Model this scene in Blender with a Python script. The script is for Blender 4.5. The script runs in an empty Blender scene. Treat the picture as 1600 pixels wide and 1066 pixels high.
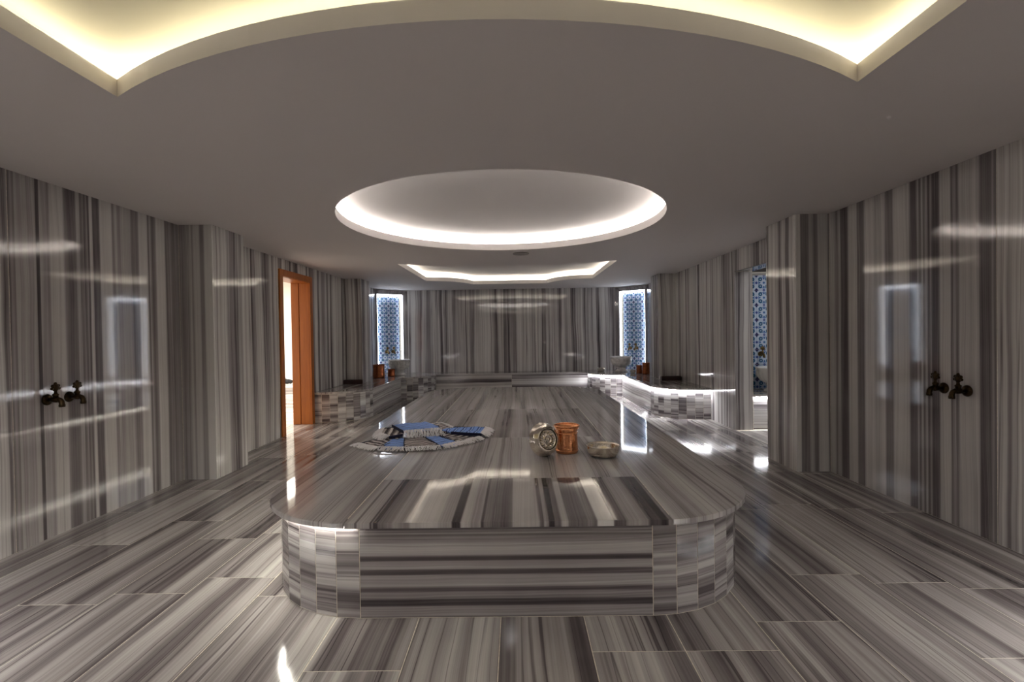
import bpy, bmesh, math, random
from mathutils import Vector, Matrix
from mathutils.geometry import tessellate_polygon

S = bpy.context.scene
COL = S.collection
PI = math.pi

# ------------------------------------------------------------------ camera
F_PX, PITCH, YAW, ROLL = 761.85, -.0121, -.0096, -.0155
cam_data = bpy.data.cameras.new('camera')
cam_data.sensor_width = 36.0
cam_data.lens = F_PX / 1600 * 36
cam_data.clip_start = .05
cam = bpy.data.objects.new('camera', cam_data)
COL.objects.link(cam)
fwd = Vector((math.sin(YAW) * math.cos(PITCH), math.cos(YAW) * math.cos(PITCH), math.sin(PITCH)))
r0 = Vector((math.cos(YAW), -math.sin(YAW), 0))
u0 = r0.cross(fwd)
right = math.cos(ROLL) * r0 + math.sin(ROLL) * u0
up = -math.sin(ROLL) * r0 + math.cos(ROLL) * u0
m = Matrix((right, up, -fwd)).transposed().to_4x4()
m.translation = Vector((.12, 0, 1.28))
cam.matrix_world = m
S.camera = cam

# ------------------------------------------------------------------ world, light levels, exposure
world = bpy.data.worlds.new('world')
S.world = world
world.use_nodes = True
world.node_tree.nodes['Background'].inputs[0].default_value = (.5, .5, .52, 1)
world.node_tree.nodes['Background'].inputs[1].default_value = .05
S.view_settings.view_transform = 'Standard'
S.view_settings.look = 'None'
S.view_settings.gamma = 1
S.view_settings.use_curve_mapping = False
S.view_settings.exposure = 1.34
S.cycles.use_denoising = True
S.cycles.max_bounces = 10
S.cycles.diffuse_bounces = 6
S.cycles.glossy_bounces = 5
S.cycles.sample_clamp_indirect = 6.0
S.cycles.caustics_reflective = False
S.cycles.caustics_refractive = False

L_CIRCLE = 11.5      # emission of the strip in the round cove
L_NEAR = 3.6        # strip in the cove above the camera
L_FAR = 5.0         # strip in the far cove
L_BENCH = 62.0       # strip under the lip of the right bench
L_REAR = 42.0        # strips under the benches behind the camera
L_PLAT = 30.0        # strip under the left lip of the platform
L_NICHE = 7.0       # strips around the tiled niches
P_SPOT = 26.0        # ceiling spots beside the near cove and added fill spots behind the camera, W
P_ANTE = 100.0       # ceiling lamp of the room behind the door, W
P_ALC = 3.0         # lamp in the alcove, W
SPOTS = ((-2.1, 1.15, 1.0), (2.1, 1.15, .62), (-2.1, -1.0, .75), (2.1, -1.0, .5), (0, -1.35, .4))   # x, y, relative power; last three are unseen fill spots added to light the front


def spot(name, loc, power, size=2.5, blend=.6, radius=.045, col=(1, .965, .945)):
    l = bpy.data.lights.new(name, 'SPOT')
    l.energy = power
    l.spot_size = size
    l.spot_blend = blend
    l.shadow_soft_size = radius
    l.color = col
    o = bpy.data.objects.new(name, l)
    o.location = loc
    COL.objects.link(o)
    return o


for sx, sy, sk in SPOTS:
    spot('spot_light', (sx, sy, 2.318), P_SPOT * sk)
al = bpy.data.lights.new('anteroom_light', 'AREA')
al.shape = 'RECTANGLE'
al.size, al.size_y, al.energy, al.color = 1.6, 3.2, P_ANTE, (1, .93, .84)
ao = bpy.data.objects.new('anteroom_light', al)
ao.location = (-4.9, 8.6, 2.55)
COL.objects.link(ao)
al = bpy.data.lights.new('alcove_light', 'AREA')
al.size, al.energy, al.color = .5, P_ALC, (.95, .96, 1)
ao = bpy.data.objects.new('alcove_light', al)
ao.location = (4.0, 5.9, 2.3)
COL.objects.link(ao)

# ------------------------------------------------------------------ dimensions (metres)
W = 2.95            # half width of the room
HC = 2.33           # ceiling
YB, YF = 11.10, -2.0
BT = .46            # bench top
RNG = random.Random(7)


# ------------------------------------------------------------------ materials
def new_mat(name):
    mt = bpy.data.materials.new(name)
    mt.use_nodes = True
    nt = mt.node_tree
    return mt, nt, nt.nodes['Principled BSDF']


def N(nt, typ, **kw):
    n = nt.nodes.new(typ)
    for k, v in kw.items():
        setattr(n, k, v)
    return n


def math_node(nt, op, a, b=None, c=None, clamp=False):
    n = N(nt, 'ShaderNodeMath', operation=op, use_clamp=clamp)
    for i, v in enumerate((a, b, c)):
        if v is None:
            continue
        if isinstance(v, (int, float)):
            n.inputs[i].default_value = v
        else:
            nt.links.new(v, n.inputs[i])
    return n.outputs[0]


def ramp(nt, fac, stops, interp='LINEAR'):
    n = N(nt, 'ShaderNodeValToRGB')
    n.color_ramp.interpolation = interp
    e = n.color_ramp.elements
    while len(e) < len(stops):
        e.new(.5)
    for el, (p, c) in zip(e, stops):
        el.position = p
        el.color = (c, c, c, 1) if isinstance(c, (int, float)) else (*c, 1)
    nt.links.new(fac, n.inputs[0])
    return n.outputs[0]


def noise(nt, vec, scale, detail=2, rough=.5):
    n = N(nt, 'ShaderNodeTexNoise')
    n.noise_dimensions = '3D'
    n.inputs['Scale'].default_value = scale
    n.inputs['Detail'].default_value = detail
    n.inputs['Roughness'].default_value = rough
    nt.links.new(vec, n.inputs['Vector'])
    return n.outputs[0]


def combine(nt, x, y, z=0.0):
    n = N(nt, 'ShaderNodeCombineXYZ')
    for i, v in enumerate((x, y, z)):
        if isinstance(v, (int, float)):
            n.inputs[i].default_value = v
        else:
            nt.links.new(v, n.inputs[i])
    return n.outputs[0]


def marble(name, rough=.07, fine=1.0, shift=0.0, tint=(1, 1, 1), contrast=1.0, freq=1.0):
    mt, nt, b = new_mat(name)
    uvn = N(nt, 'ShaderNodeUVMap', uv_map='stone')
    sp = N(nt, 'ShaderNodeSeparateXYZ')
    nt.links.new(uvn.outputs[0], sp.inputs[0])
    u, v = sp.outputs[0], sp.outputs[1]
    wob = noise(nt, combine(nt, math_node(nt, 'MULTIPLY', u, 1.2), math_node(nt, 'MULTIPLY', v, .55)), 1.0, 3)
    u2 = math_node(nt, 'MULTIPLY_ADD', wob, .09, u)
    b1 = noise(nt, combine(nt, math_node(nt, 'MULTIPLY', u2, 9.0 * freq), math_node(nt, 'MULTIPLY', v, .10)), 1.0, 1, .4)
    b2 = noise(nt, combine(nt, math_node(nt, 'MULTIPLY', u2, 30.0 * freq), math_node(nt, 'MULTIPLY', v, .16), 4.0), 1.0, 2, .55)
    b3 = noise(nt, combine(nt, math_node(nt, 'MULTIPLY', u2, 130.0), math_node(nt, 'MULTIPLY', v, .35), 9.0), 1.0, 2, .6)
    b1 = ramp(nt, b1, [(.33, 0.0), (.46, .35), (.52, .75), (.66, 1.0)])
    b2 = ramp(nt, b2, [(.34, 0.0), (.45, .45), (.5, .6), (.66, 1.0)])
    vein = ramp(nt, noise(nt, combine(nt, math_node(nt, 'MULTIPLY', u2, 16.0), math_node(nt, 'MULTIPLY', v, .12), 21.0), 1.0, 1, .4),
                [(.0, 0.0), (.505, 0.0), (.52, 1.0), (.535, 0.0), (1, 0.0)])
    p = math_node(nt, 'MULTIPLY', b1, .42 * contrast)
    p = math_node(nt, 'MULTIPLY_ADD', b2, .34 * contrast, p)
    p = math_node(nt, 'ADD', p, .13 + shift + .38 * (1 - contrast))
    p = math_node(nt, 'MULTIPLY_ADD', vein, -.25, p)
    at = N(nt, 'ShaderNodeAttribute', attribute_name='tone')
    sc = N(nt, 'ShaderNodeSeparateColor')
    nt.links.new(at.outputs['Color'], sc.inputs[0])
    mx = N(nt, 'ShaderNodeMix', data_type='FLOAT')
    nt.links.new(sc.outputs[1], mx.inputs['Factor'])
    nt.links.new(p, mx.inputs['A'])
    tn = math_node(nt, 'MULTIPLY_ADD', math_node(nt, 'SUBTRACT', b2, .5), .12, sc.outputs[0])
    nt.links.new(tn, mx.inputs['B'])
    t = mx.outputs['Result']
    t = math_node(nt, 'MULTIPLY_ADD', math_node(nt, 'SUBTRACT', b3, .5), .34 * fine, t)
    cloud = noise(nt, combine(nt, math_node(nt, 'MULTIPLY', u, 3.0), math_node(nt, 'MULTIPLY', v, 1.3), 3.0), 1.0, 4, .6)
    t = math_node(nt, 'MULTIPLY_ADD', math_node(nt, 'SUBTRACT', cloud, .5), .22, t)
    t = math_node(nt, 'ADD', t, sc.outputs[2])
    col = ramp(nt, t, [(0.0, (.034 * tint[0], .028 * tint[1], .030 * tint[2])), (.25, (.115 * tint[0], .098 * tint[1], .102 * tint[2])),
                       (.5, (.31 * tint[0], .285 * tint[1], .283 * tint[2])), (.72, (.53 * tint[0], .51 * tint[1], .495 * tint[2])),
                       (1.0, (.74 * tint[0], .73 * tint[1], .705 * tint[2]))])
    nt.links.new(col, b.inputs['Base Color'])
    b.inputs['Roughness'].default_value = rough
    b.inputs['IOR'].default_value = 1.55
    return mt


def plain(name, col, rough=.5, metal=0.0, bump=0.0, bscale=20.0, var=0.0, ior=1.5):
    mt, nt, b = new_mat(name)
    b.inputs['Base Color'].default_value = (*col, 1)
    b.inputs['Roughness'].default_value = rough
    b.inputs['Metallic'].default_value = metal
    b.inputs['IOR'].default_value = ior
    if bump or var:
        tc = N(nt, 'ShaderNodeTexCoord')
        n = noise(nt, tc.outputs['Object'], bscale, 4, .6)
        if bump:
            bp = N(nt, 'ShaderNodeBump')
            bp.inputs['Strength'].default_value = bump
            bp.inputs['Distance'].default_value = .01
            nt.links.new(n, bp.inputs['Height'])
            nt.links.new(bp.outputs[0], b.inputs['Normal'])
        if var:
            lo = tuple(c * (1 - var) for c in col)
            hi = tuple(min(1, c * (1 + var)) for c in col)
            nt.links.new(ramp(nt, n, [(.3, lo), (.7, hi)]), b.inputs['Base Color'])
    return mt


def emit(name, col, strength):
    mt, nt, b = new_mat(name)
    b.inputs['Base Color'].default_value = (.8, .8, .8, 1)
    b.inputs['Emission Color'].default_value = (*col, 1)
    b.inputs['Emission Strength'].default_value = strength
    return mt


def wood(name, c1, c2, rough=.3):
    mt, nt, b = new_mat(name)
    tc = N(nt, 'ShaderNodeTexCoord')
    mp = N(nt, 'ShaderNodeMapping')
    mp.inputs['Scale'].default_value = (14, 14, .7)
    nt.links.new(tc.outputs['Object'], mp.inputs[0])
    n = noise(nt, mp.outputs[0], 3.0, 4, .6)
    nt.links.new(ramp(nt, n, [(.3, c1), (.7, c2)]), b.inputs['Base Color'])
    b.inputs['Roughness'].default_value = rough
    return mt


def blue_tile(name):
    mt, nt, b = new_mat(name)
    uvn = N(nt, 'ShaderNodeUVMap', uv_map='stone')
    sp = N(nt, 'ShaderNodeSeparateXYZ')
    nt.links.new(uvn.outputs[0], sp.inputs[0])
    # fold the lattice: 0 at tile corners, .5 at the tile middle
    fu = math_node(nt, 'PINGPONG', sp.outputs[0], .5)
    fv = math_node(nt, 'PINGPONG', sp.outputs[1], .5)

    def dist(x, y):
        dx = math_node(nt, 'SUBTRACT', fu, x)
        dy = math_node(nt, 'SUBTRACT', fv, y)
        return math_node(nt, 'SQRT', math_node(nt, 'ADD', math_node(nt, 'MULTIPLY', dx, dx), math_node(nt, 'MULTIPLY', dy, dy)))

    def disc(x, y, r):
        return math_node(nt, 'LESS_THAN', dist(x, y), r)

    star = math_node(nt, 'LESS_THAN', math_node(nt, 'ADD', math_node(nt, 'MULTIPLY', fu, fv), math_node(nt, 'MULTIPLY', dist(0, 0), .055)), .0105)
    ring = math_node(nt, 'MULTIPLY', disc(.26, .26, .135), math_node(nt, 'SUBTRACT', 1.0, disc(.26, .26, .05)))
    dots = math_node(nt, 'MAXIMUM', disc(.5, .5, .075), math_node(nt, 'MAXIMUM', disc(.5, .22, .06), disc(.22, .5, .06)))
    dots2 = math_node(nt, 'MAXIMUM', disc(.5, 0, .085), disc(0, .5, .085))
    line = math_node(nt, 'LESS_THAN', math_node(nt, 'ABSOLUTE', math_node(nt, 'SUBTRACT', dist(.5, .5), .36)), .022)

    def mixc(a, colr, fac):
        mx = N(nt, 'ShaderNodeMix', data_type='RGBA')
        nt.links.new(fac, mx.inputs['Factor'])
        if isinstance(a, tuple):
            mx.inputs['A'].default_value = (*a, 1)
        else:
            nt.links.new(a, mx.inputs['A'])
        mx.inputs['B'].default_value = (*colr, 1)
        return mx.outputs['Result']

    c = mixc((.50, .60, .74), (.10, .20, .46), line)
    c = mixc(c, (.02, .11, .22), ring)
    c = mixc(c, (.05, .14, .36), dots)
    c = mixc(c, (.06, .10, .34), dots2)
    c = mixc(c, (.018, .02, .14), star)
    nt.links.new(c, b.inputs['Base Color'])
    b.inputs['Roughness'].default_value = .12
    return mt


def stripes(name, stops, period):
    mt, nt, b = new_mat(name)
    uvn = N(nt, 'ShaderNodeUVMap', uv_map='stone')
    sp = N(nt, 'ShaderNodeSeparateXYZ')
    nt.links.new(uvn.outputs[0], sp.inputs[0])
    f = math_node(nt, 'FRACT', math_node(nt, 'DIVIDE', sp.outputs[1], period))
    c = ramp(nt, f, stops, 'CONSTANT')
    nt.links.new(c, b.inputs['Base Color'])
    b.inputs['Roughness'].default_value = .9
    w = N(nt, 'ShaderNodeTexWave')
    w.inputs['Scale'].default_value = 160
    nt.links.new(uvn.outputs[0], w.inputs['Vector'])
    bp = N(nt, 'ShaderNodeBump')
    bp.inputs['Strength'].default_value = .3
    bp.inputs['Distance'].default_value = .002
    nt.links.new(w.outputs[1], bp.inputs['Height'])
    nt.links.new(bp.outputs[0], b.inputs['Normal'])
    return mt


M = {
    'marble': marble('striped_marble', .065, shift=.06, contrast=1.2),
    'marble_floor': marble('striped_marble_floor', .10, fine=.8, shift=-.09, tint=(1.0, .985, .955), contrast=.75, freq=.62),
    'marble_top': marble('striped_marble_top', .05, fine=.8, shift=.07, contrast=.55, freq=.7),
    'marble_mosaic': marble('striped_marble_small', .12, fine=.6, shift=-.08, contrast=1.15),
    'grout': plain('cream_grout', (.70, .64, .53), .8, var=.25, bscale=40),
    'plaster': plain('ceiling_plaster', (.74, .705, .69), .75, bump=.25, bscale=6.0),
    'white': plain('white_plaster', (.82, .80, .77), .7, bump=.05, bscale=12),
    'cove_yellow': plain('cream_cove_paint', (.66, .61, .42), .7, bump=.05, bscale=12),
    'wood': wood('orange_wood', (.34, .092, .006), (.46, .135, .010), .38),
    'darkwood': wood('dark_wood', (.018, .007, .006), (.045, .014, .010), .3),
    'bronze': plain('dark_bronze', (.040, .026, .013), .28, 1.0, var=.5, bscale=60),
    'brass': plain('aged_brass', (.16, .11, .045), .3, 1.0, var=.4, bscale=50),
    'copper': plain('polished_copper', (.86, .36, .17), .2, 1.0, bump=.25, bscale=45, var=.25),
    'copper_dark': plain('dull_copper', (.34, .105, .042), .3, 1.0, bump=.15, bscale=30, var=.3),
    'silver': plain('tinned_silver', (.84, .77, .67), .14, 1.0, bump=.12, bscale=40, var=.15),
    'kurna': plain('grey_basin_marble', (.74, .73, .71), .25, var=.25, bscale=16),
    'kurna_white': plain('white_basin_marble', (.8, .8, .8), .15, var=.06, bscale=10),
    'tile': blue_tile('blue_star_tile'),
    'dark': plain('black_cloth', (.012, .012, .014), .8),
    'frame_dark': plain('dark_bronze_trim', (.05, .043, .038), .35),
    'grey_metal': plain('grey_metal_disc', (.28, .26, .25), .5),
    'led_circle': emit('warm_white_strip_round', (1.0, .965, .92), L_CIRCLE),
    'led_near': emit('warm_white_strip_near', (1.0, .96, .86), L_NEAR),
    'led_far': emit('warm_white_strip_far', (1.0, .95, .82), L_FAR),
    'led_bench': emit('cool_white_strip', (.93, .95, 1.0), L_BENCH),
    'led_rear': emit('white_strip_rear', (1.0, .98, .96), L_REAR),
    'led_plat': emit('warm_white_strip_low', (1.0, .97, .86), L_PLAT),
    'led_niche': emit('cool_white_strip_niche', (.86, .91, 1.0), L_NICHE),
    'lens': emit('lit_lens', (1.0, .95, .88), 12.0),
    'fringe': plain('white_fringe', (.95, .94, .95), .9),
    'navy': plain('navy_hem', (.012, .014, .05), .9),
    'blue_towel': stripes('blue_striped_cloth', [(0, (.24, .42, .86)), (.5, (.035, .09, .36)), (.68, (.36, .54, .92)), (.86, (.08, .18, .54))], .062),
    'brown_towel': stripes('brown_striped_cloth', [(0, (.62, .57, .55)), (.42, (.06, .045, .05)), (.84, (.40, .36, .35)), (.92, (.06, .045, .05))], .056),
}
M['led_off'] = plain('unlit_strip', (.7, .68, .6), .4)


# ------------------------------------------------------------------ mesh helpers
def wloc(o):
    v = Vector((0, 0, 0))
    while o is not None:
        v += o.location
        o = o.parent
    return v


def tag(o, label=None, cat=None, group=None, kind=None):
    if label:
        o['label'] = label
    if cat:
        o['category'] = cat
    if group:
        o['group'] = group
    if kind:
        o['kind'] = kind
    return o


def thing(name, loc, label, cat, group=None, rz=0.0):
    o = bpy.data.objects.new(name, None)
    o.empty_display_size = .05
    COL.objects.link(o)
    o.location = loc
    o.rotation_euler = (0, 0, rz)
    return tag(o, label, cat, group)


def mesh(name, verts, faces, mat, parent=None, uv=None, tone=None, smooth=False, local=False, origin=None):
    """verts are world coordinates unless local; the object hangs under parent with its origin there"""
    off = Vector((0, 0, 0))
    loc = Vector((0, 0, 0))
    if not local:
        if parent is not None:
            off = wloc(parent)
        if origin is not None:
            loc = Vector(origin) - off
            off = Vector(origin)
    me = bpy.data.meshes.new(name)
    me.from_pydata([tuple(Vector(v) - off) for v in verts], [], faces)
    me.materials.append(mat)
    if uv is not None:
        l = me.uv_layers.new(name='stone')
        for lp in me.loops:
            l.data[lp.index].uv = uv[lp.vertex_index]
    if tone is not None:
        a = me.color_attributes.new('tone', 'FLOAT_COLOR', 'POINT')
        for i, t in enumerate(tone):
            a.data[i].color = (t[0], t[1], t[2], 1)
    bm = bmesh.new()
    bm.from_mesh(me)
    bmesh.ops.recalc_face_normals(bm, faces=bm.faces)
    bm.to_mesh(me)
    bm.free()
    if smooth:
        for p in me.polygons:
            p.use_smooth = True
    o = bpy.data.objects.new(name, me)
    COL.objects.link(o)
    o.location = loc
    if parent is not None:
        o.parent = parent
    return o


def bevel(o, w=.004, seg=2):
    md = o.modifiers.new('bevel', 'BEVEL')
    md.width = w
    md.segments = seg
    md.limit_method = 'ANGLE'
    md.angle_limit = .6
    return o


def rnd_uv():
    return RNG.uniform(0, 60), RNG.uniform(0, 60)


def rect(name, O, A, B, w, h, th, mat, parent, along='b', bands=None, seed=None, lift=0.0, flip=False, origin=None):
    """a slab piece: front face w x h from O along A and B, thickness th behind it (normal A x B);
    stone streaks run along 'a' or 'b'; bands = [(position across, tone)] overrides the procedural bands"""
    O, A, B = Vector(O), Vector(A).normalized(), Vector(B).normalized()
    n = A.cross(B)
    su, sv = seed if seed else rnd_uv()
    across_len = w if along == 'b' else h
    pos = [0.0, across_len]
    if bands:
        pos = sorted(set([0.0, across_len] + [p for p, _ in bands if 0 < p < across_len]))
        bs = sorted(bands)

        def tv(p):
            if p <= bs[0][0]:
                return bs[0][1]
            for (p0, t0), (p1, t1) in zip(bs, bs[1:]):
                if p0 <= p <= p1:
                    return t0 + (t1 - t0) * (p - p0) / max(1e-6, p1 - p0)
            return bs[-1][1]
    V, U, T = [], [], []
    for p in pos:
        for q in (0.0, h if along == 'b' else w):
            a, b = (p, q) if along == 'b' else (q, p)
            for d in (0.0, th):
                V.append(O + A * a + B * b - n * d)
                U.append((su + (-p if flip else p), sv + q))
                T.append((tv(p), 1.0, lift) if bands else (0, 0, lift))
    Fc = []
    k = len(pos)
    for i in range(k - 1):
        a, b = 4 * i, 4 * (i + 1)
        Fc += [(a, b, b + 2, a + 2), (a + 1, a + 3, b + 3, b + 1), (a, a + 1, b + 1, b), (a + 2, b + 2, b + 3, a + 3)]
    e = 4 * (k - 1)
    Fc += [(0, 2, 3, 1), (e, e + 1, e + 3, e + 2)]
    return mesh(name, V, Fc, mat, parent, U, T, origin=origin)


def prism(name, pts, z0, z1, mat, parent, along='y', bands=None, seed=None, lift=0.0, origin=None):
    """a polygon in plan extruded from z0 to z1; streaks along world x or y"""
    su, sv = seed if seed else rnd_uv()
    n = len(pts)
    V, U = [], []
    for z in (z0, z1):
        for x, y in pts:
            V.append((x, y, z))
            U.append((su + x, sv + y) if along == 'y' else (su + y, sv + x))
    Fc = [tuple(range(n)), tuple(range(n, 2 * n))]
    for i in range(n):
        j = (i + 1) % n
        Fc.append((i, j, j + n, i + n))
    return mesh(name, V, Fc, mat, parent, U, [(0, 0, lift)] * (2 * n), origin=origin)


def boxes(name, bl, mat, parent=None, origin=None):
    V, Fc = [], []
    for lo, hi in bl:
        k = len(V)
        for x in (lo[0], hi[0]):
            for y in (lo[1], hi[1]):
                for z in (lo[2], hi[2]):
                    V.append((x, y, z))
        Fc += [tuple(k + i for i in q) for q in ((0, 1, 3, 2), (4, 6, 7, 5), (0, 4, 5, 1), (2, 3, 7, 6), (0, 2, 6, 4), (1, 5, 7, 3))]
    return mesh(name, V, Fc, mat, parent, uv=[(v[0] + v[1], v[2]) for v in V], tone=[(0, 0, 0)] * len(V), origin=origin)


def sweep(name, path, wdt, hgt, mat, parent, closed=False):
    """flat strip (box section) along a plan polyline [(x, y, z)]; strip lies on z"""
    V, Fc = [], []
    n = len(path)
    P = [Vector(p) for p in path]
    for i in range(n):
        a = P[(i - 1) % n] if (closed or i > 0) else P[i]
        b = P[(i + 1) % n] if (closed or i < n - 1) else P[i]
        t = (b - a)
        t.z = 0
        t.normalize()
        s = Vector((-t.y, t.x, 0)) * wdt / 2
        for q in (P[i] - s, P[i] + s):
            V.append(q)
            V.append(q + Vector((0, 0, hgt)))
    m_ = n if closed else n - 1
    for i in range(m_):
        a, b = 4 * i, 4 * ((i + 1) % n)
        Fc += [(a, b, b + 1, a + 1), (a + 2, a + 3, b + 3, b + 2), (a, a + 2, b + 2, b), (a + 1, b + 1, b + 3, a + 3)]
    if not closed:
        e = 4 * (n - 1)
        Fc += [(0, 1, 3, 2), (e, e + 2, e + 3, e + 1)]
    return mesh(name, V, Fc, mat, parent)


def lathe(name, prof, mat, parent, segs=32, base=(0, 0, 0), flute=0, famp=0.0, frange=(0, 0), mtx=None, smooth=True):
    V, Fc = [], []
    n = len(prof)
    for j in range(segs):
        th = 2 * PI * j / segs
        for i, (r, z) in enumerate(prof):
            rr = r
            if flute and frange[0] <= i <= frange[1]:
                rr = r * (1 + famp * (abs(math.sin(th * flute / 2)) - .6))
            v = Vector((rr * math.cos(th), rr * math.sin(th), z))
            if mtx is not None:
                v = mtx @ v
            V.append(v + Vector(base))
    for j in range(segs):
        k = (j + 1) % segs
        for i in range(n - 1):
            Fc.append((j * n + i, k * n + i, k * n + i + 1, j * n + i + 1))
    o = mesh(name, V, Fc, mat, parent, smooth=smooth, local=True)
    bm = bmesh.new()
    bm.from_mesh(o.data)
    bmesh.ops.remove_doubles(bm, verts=bm.verts, dist=1e-5)
    bmesh.ops.recalc_face_normals(bm, faces=bm.faces)
    bm.to_mesh(o.data)
    bm.free()
    return o


def tube(name, path, radii, mat, parent, segs=12):
    V, Fc = [], []
    P = [Vector(p) for p in path]
    n = len(P)
    for i in range(n):
        t = (P[min(i + 1, n - 1)] - P[max(i - 1, 0)]).normalized()
        a = Vector((1, 0, 0)) if abs(t.x) < .9 else Vector((0, 1, 0))
        x = t.cross(a).normalized()
        y = t.cross(x)
        for j in range(segs):
            th = 2 * PI * j / segs
            V.append(P[i] + (x * math.cos(th) + y * math.sin(th)) * radii[i])
    for i in range(n - 1):
        for j in range(segs):
            k = (j + 1) % segs
            Fc.append((i * segs + j, i * segs + k, (i + 1) * segs + k, (i + 1) * segs + j))
    Fc.append(tuple(range(segs)))
    Fc.append(tuple((n - 1) * segs + j for j in range(segs)))
    return mesh(name, V, Fc, mat, parent, smooth=True, local=True)


def blobs(name, balls, mat, parent, sub=2):
    bm = bmesh.new()
    for (c, s) in balls:
        mt = Matrix.Translation(c) @ Matrix.Diagonal((s[0], s[1], s[2], 1))
        bmesh.ops.create_icosphere(bm, subdivisions=sub, radius=1.0, matrix=mt)
    me = bpy.data.meshes.new(name)
    bm.to_mesh(me)
    bm.free()
    me.materials.append(mat)
    for p in me.polygons:
        p.use_smooth = True
    o = bpy.data.objects.new(name, me)
    COL.objects.link(o)
    o.parent = parent
    return o


def dup(root, loc, rz, label=None, group=None):
    r = root.copy()
    COL.objects.link(r)
    r.location = loc
    r.rotation_euler = (0, 0, rz)
    if label:
        r['label'] = label
    if group:
        r['group'] = group
    for ch in list(root.children):
        c = ch.copy()
        COL.objects.link(c)
        c.parent = r
        for g in ch.children:
            d = g.copy()
            COL.objects.link(d)
            d.parent = c
    return r


def arc(cx, cy, r, a0, a1, n):
    return [(cx + r * math.cos(math.radians(a0 + (a1 - a0) * i / n)), cy + r * math.sin(math.radians(a0 + (a1 - a0) * i / n))) for i in range(n + 1)]


G = .0020            # half a joint


# ------------------------------------------------------------------ floor
floor = boxes('floor', [((-W - .3, YF - .1, -.12), (W + 2.2, YB + .4, -.0008)), ((-7.4, 5.2, -.12), (-W - .3, 12.0, -.0008))], M['grout'])
tag(floor, kind='structure')
PCX, PHW, PY0, PY1, PR = .055, 1.235, 2.197, 7.72, .57      # platform base: centre, half width, front, back, corner radius
xs = [-2.95, -2.71, -2.33, -1.94, -1.567, -1.19, -.72, -.343, .03, .405, .78, 1.155, 1.53, 1.9, 2.275, 2.65, 2.95]
fixed = {0: [3.6], 1: [3.026, 4.11], 2: [2.338, 3.41], 3: [2.434, 3.10], 4: [2.59, 3.183], 5: [1.3], 6: [.9], 7: [1.25], 8: [.8], 9: [1.2], 10: [1.0],
         11: [2.143], 12: [2.555, 3.51], 13: [1.89, 2.463, 3.6], 14: [3.50], 15: [3.413]}
for i in range(len(xs) - 1):
    js = list(fixed[i])
    while js[-1] < YB - .6:
        js.append(js[-1] + RNG.choice((.75, .95, 1.08, 1.1)))
    js[-1] = YB
    while js[0] > YF + .7:
        js.insert(0, js[0] - RNG.choice((.8, 1.0, 1.1)))
    js[0] = YF
    for y0, y1 in zip(js, js[1:]):
        x0, x1 = xs[i], xs[i + 1]
        if x0 > PCX - PHW + .1 and x1 < PCX + PHW - .1 and y0 > PY0 + .35 and y1 < PY1 - .35:
            continue
        if y0 > 10.7 and abs(x0) < 2:
            continue
        rect('floor_tile', (x0 + G, y0 + G, 0), (1, 0, 0), (0, 1, 0), x1 - x0 - 2 * G, y1 - y0 - 2 * G, .012, M['marble_floor'], floor, 'b',
             lift=RNG.uniform(-.09, .09))
# threshold of the door, alcove and anteroom floors
rect('floor_tile', (-3.23, 6.37, 0), (1, 0, 0), (0, 1, 0), .277, .85, .012, M['marble_floor'], floor, 'b', lift=.1)
for x0 in (2.955, 3.405, 3.855, 4.305):
    rect('floor_tile', (x0 + G, 5.0, 0), (1, 0, 0), (0, 1, 0), .45 - 2 * G, 1.3, .012, M['marble_floor'], floor, 'b')
for i in range(7):
    for j in range(5):
        rect('floor_tile', (-7.3 + i * .58 + G, 5.3 + j * 1.25 + G, 0), (1, 0, 0), (0, 1, 0), .58 - 2 * G, 1.25 - 2 * G, .012, M['marble_floor'], floor, 'a',
             lift=.16)

# ------------------------------------------------------------------ ceiling with three coves
circle = arc(0, 4.56, 1.466, 0, 360, 72)[:-1]


def bez(p0, p1, p2, n):
    out = []
    for i in range(n + 1):
        t = i / n
        out.append(tuple((1 - t) ** 2 * a + 2 * t * (1 - t) * b + t * t * c for a, b, c in zip(p0, p1, p2)))
    return out


RA = 2.93
a_c = math.degrees(math.asin(1.58 / RA))
near_arc = arc(0, 4.56, RA, 90 + a_c, 90 - a_c, 24)               # far cove, edge towards the circle, left to right
shoulder = bez((1.58, 9.22), (.95, 9.28), (.76, 9.97), 10)
far_cove = near_arc + shoulder + [(-x, y) for x, y in reversed(shoulder)]
far_cove = far_cove[::-1]                                        # counter-clockwise
near_cove = [(x, 2 * 4.56 - y) for x, y in far_cove][::-1]


def area2(p):
    return sum(a[0] * b[1] - b[0] * a[1] for a, b in zip(p, p[1:] + p[:1]))


def ccw(p):
    return p if area2(p) > 0 else p[::-1]


circle, far_cove, near_cove = ccw(circle), ccw(far_cove), ccw(near_cove)


def offset(p, d):
    out = []
    n = len(p)
    for i in range(n):
        a, b, c = Vector(p[i - 1]), Vector(p[i]), Vector(p[(i + 1) % n])
        t1, t2 = (b - a).normalized(), (c - b).normalized()
        n1, n2 = Vector((t1.y, -t1.x)), Vector((t2.y, -t2.x))
        bis = (n1 + n2).normalized()
        k = min(2.2, 1 / max(.3, bis.dot(n1)))
        out.append(tuple(b + bis * d * k))
    return out


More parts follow.
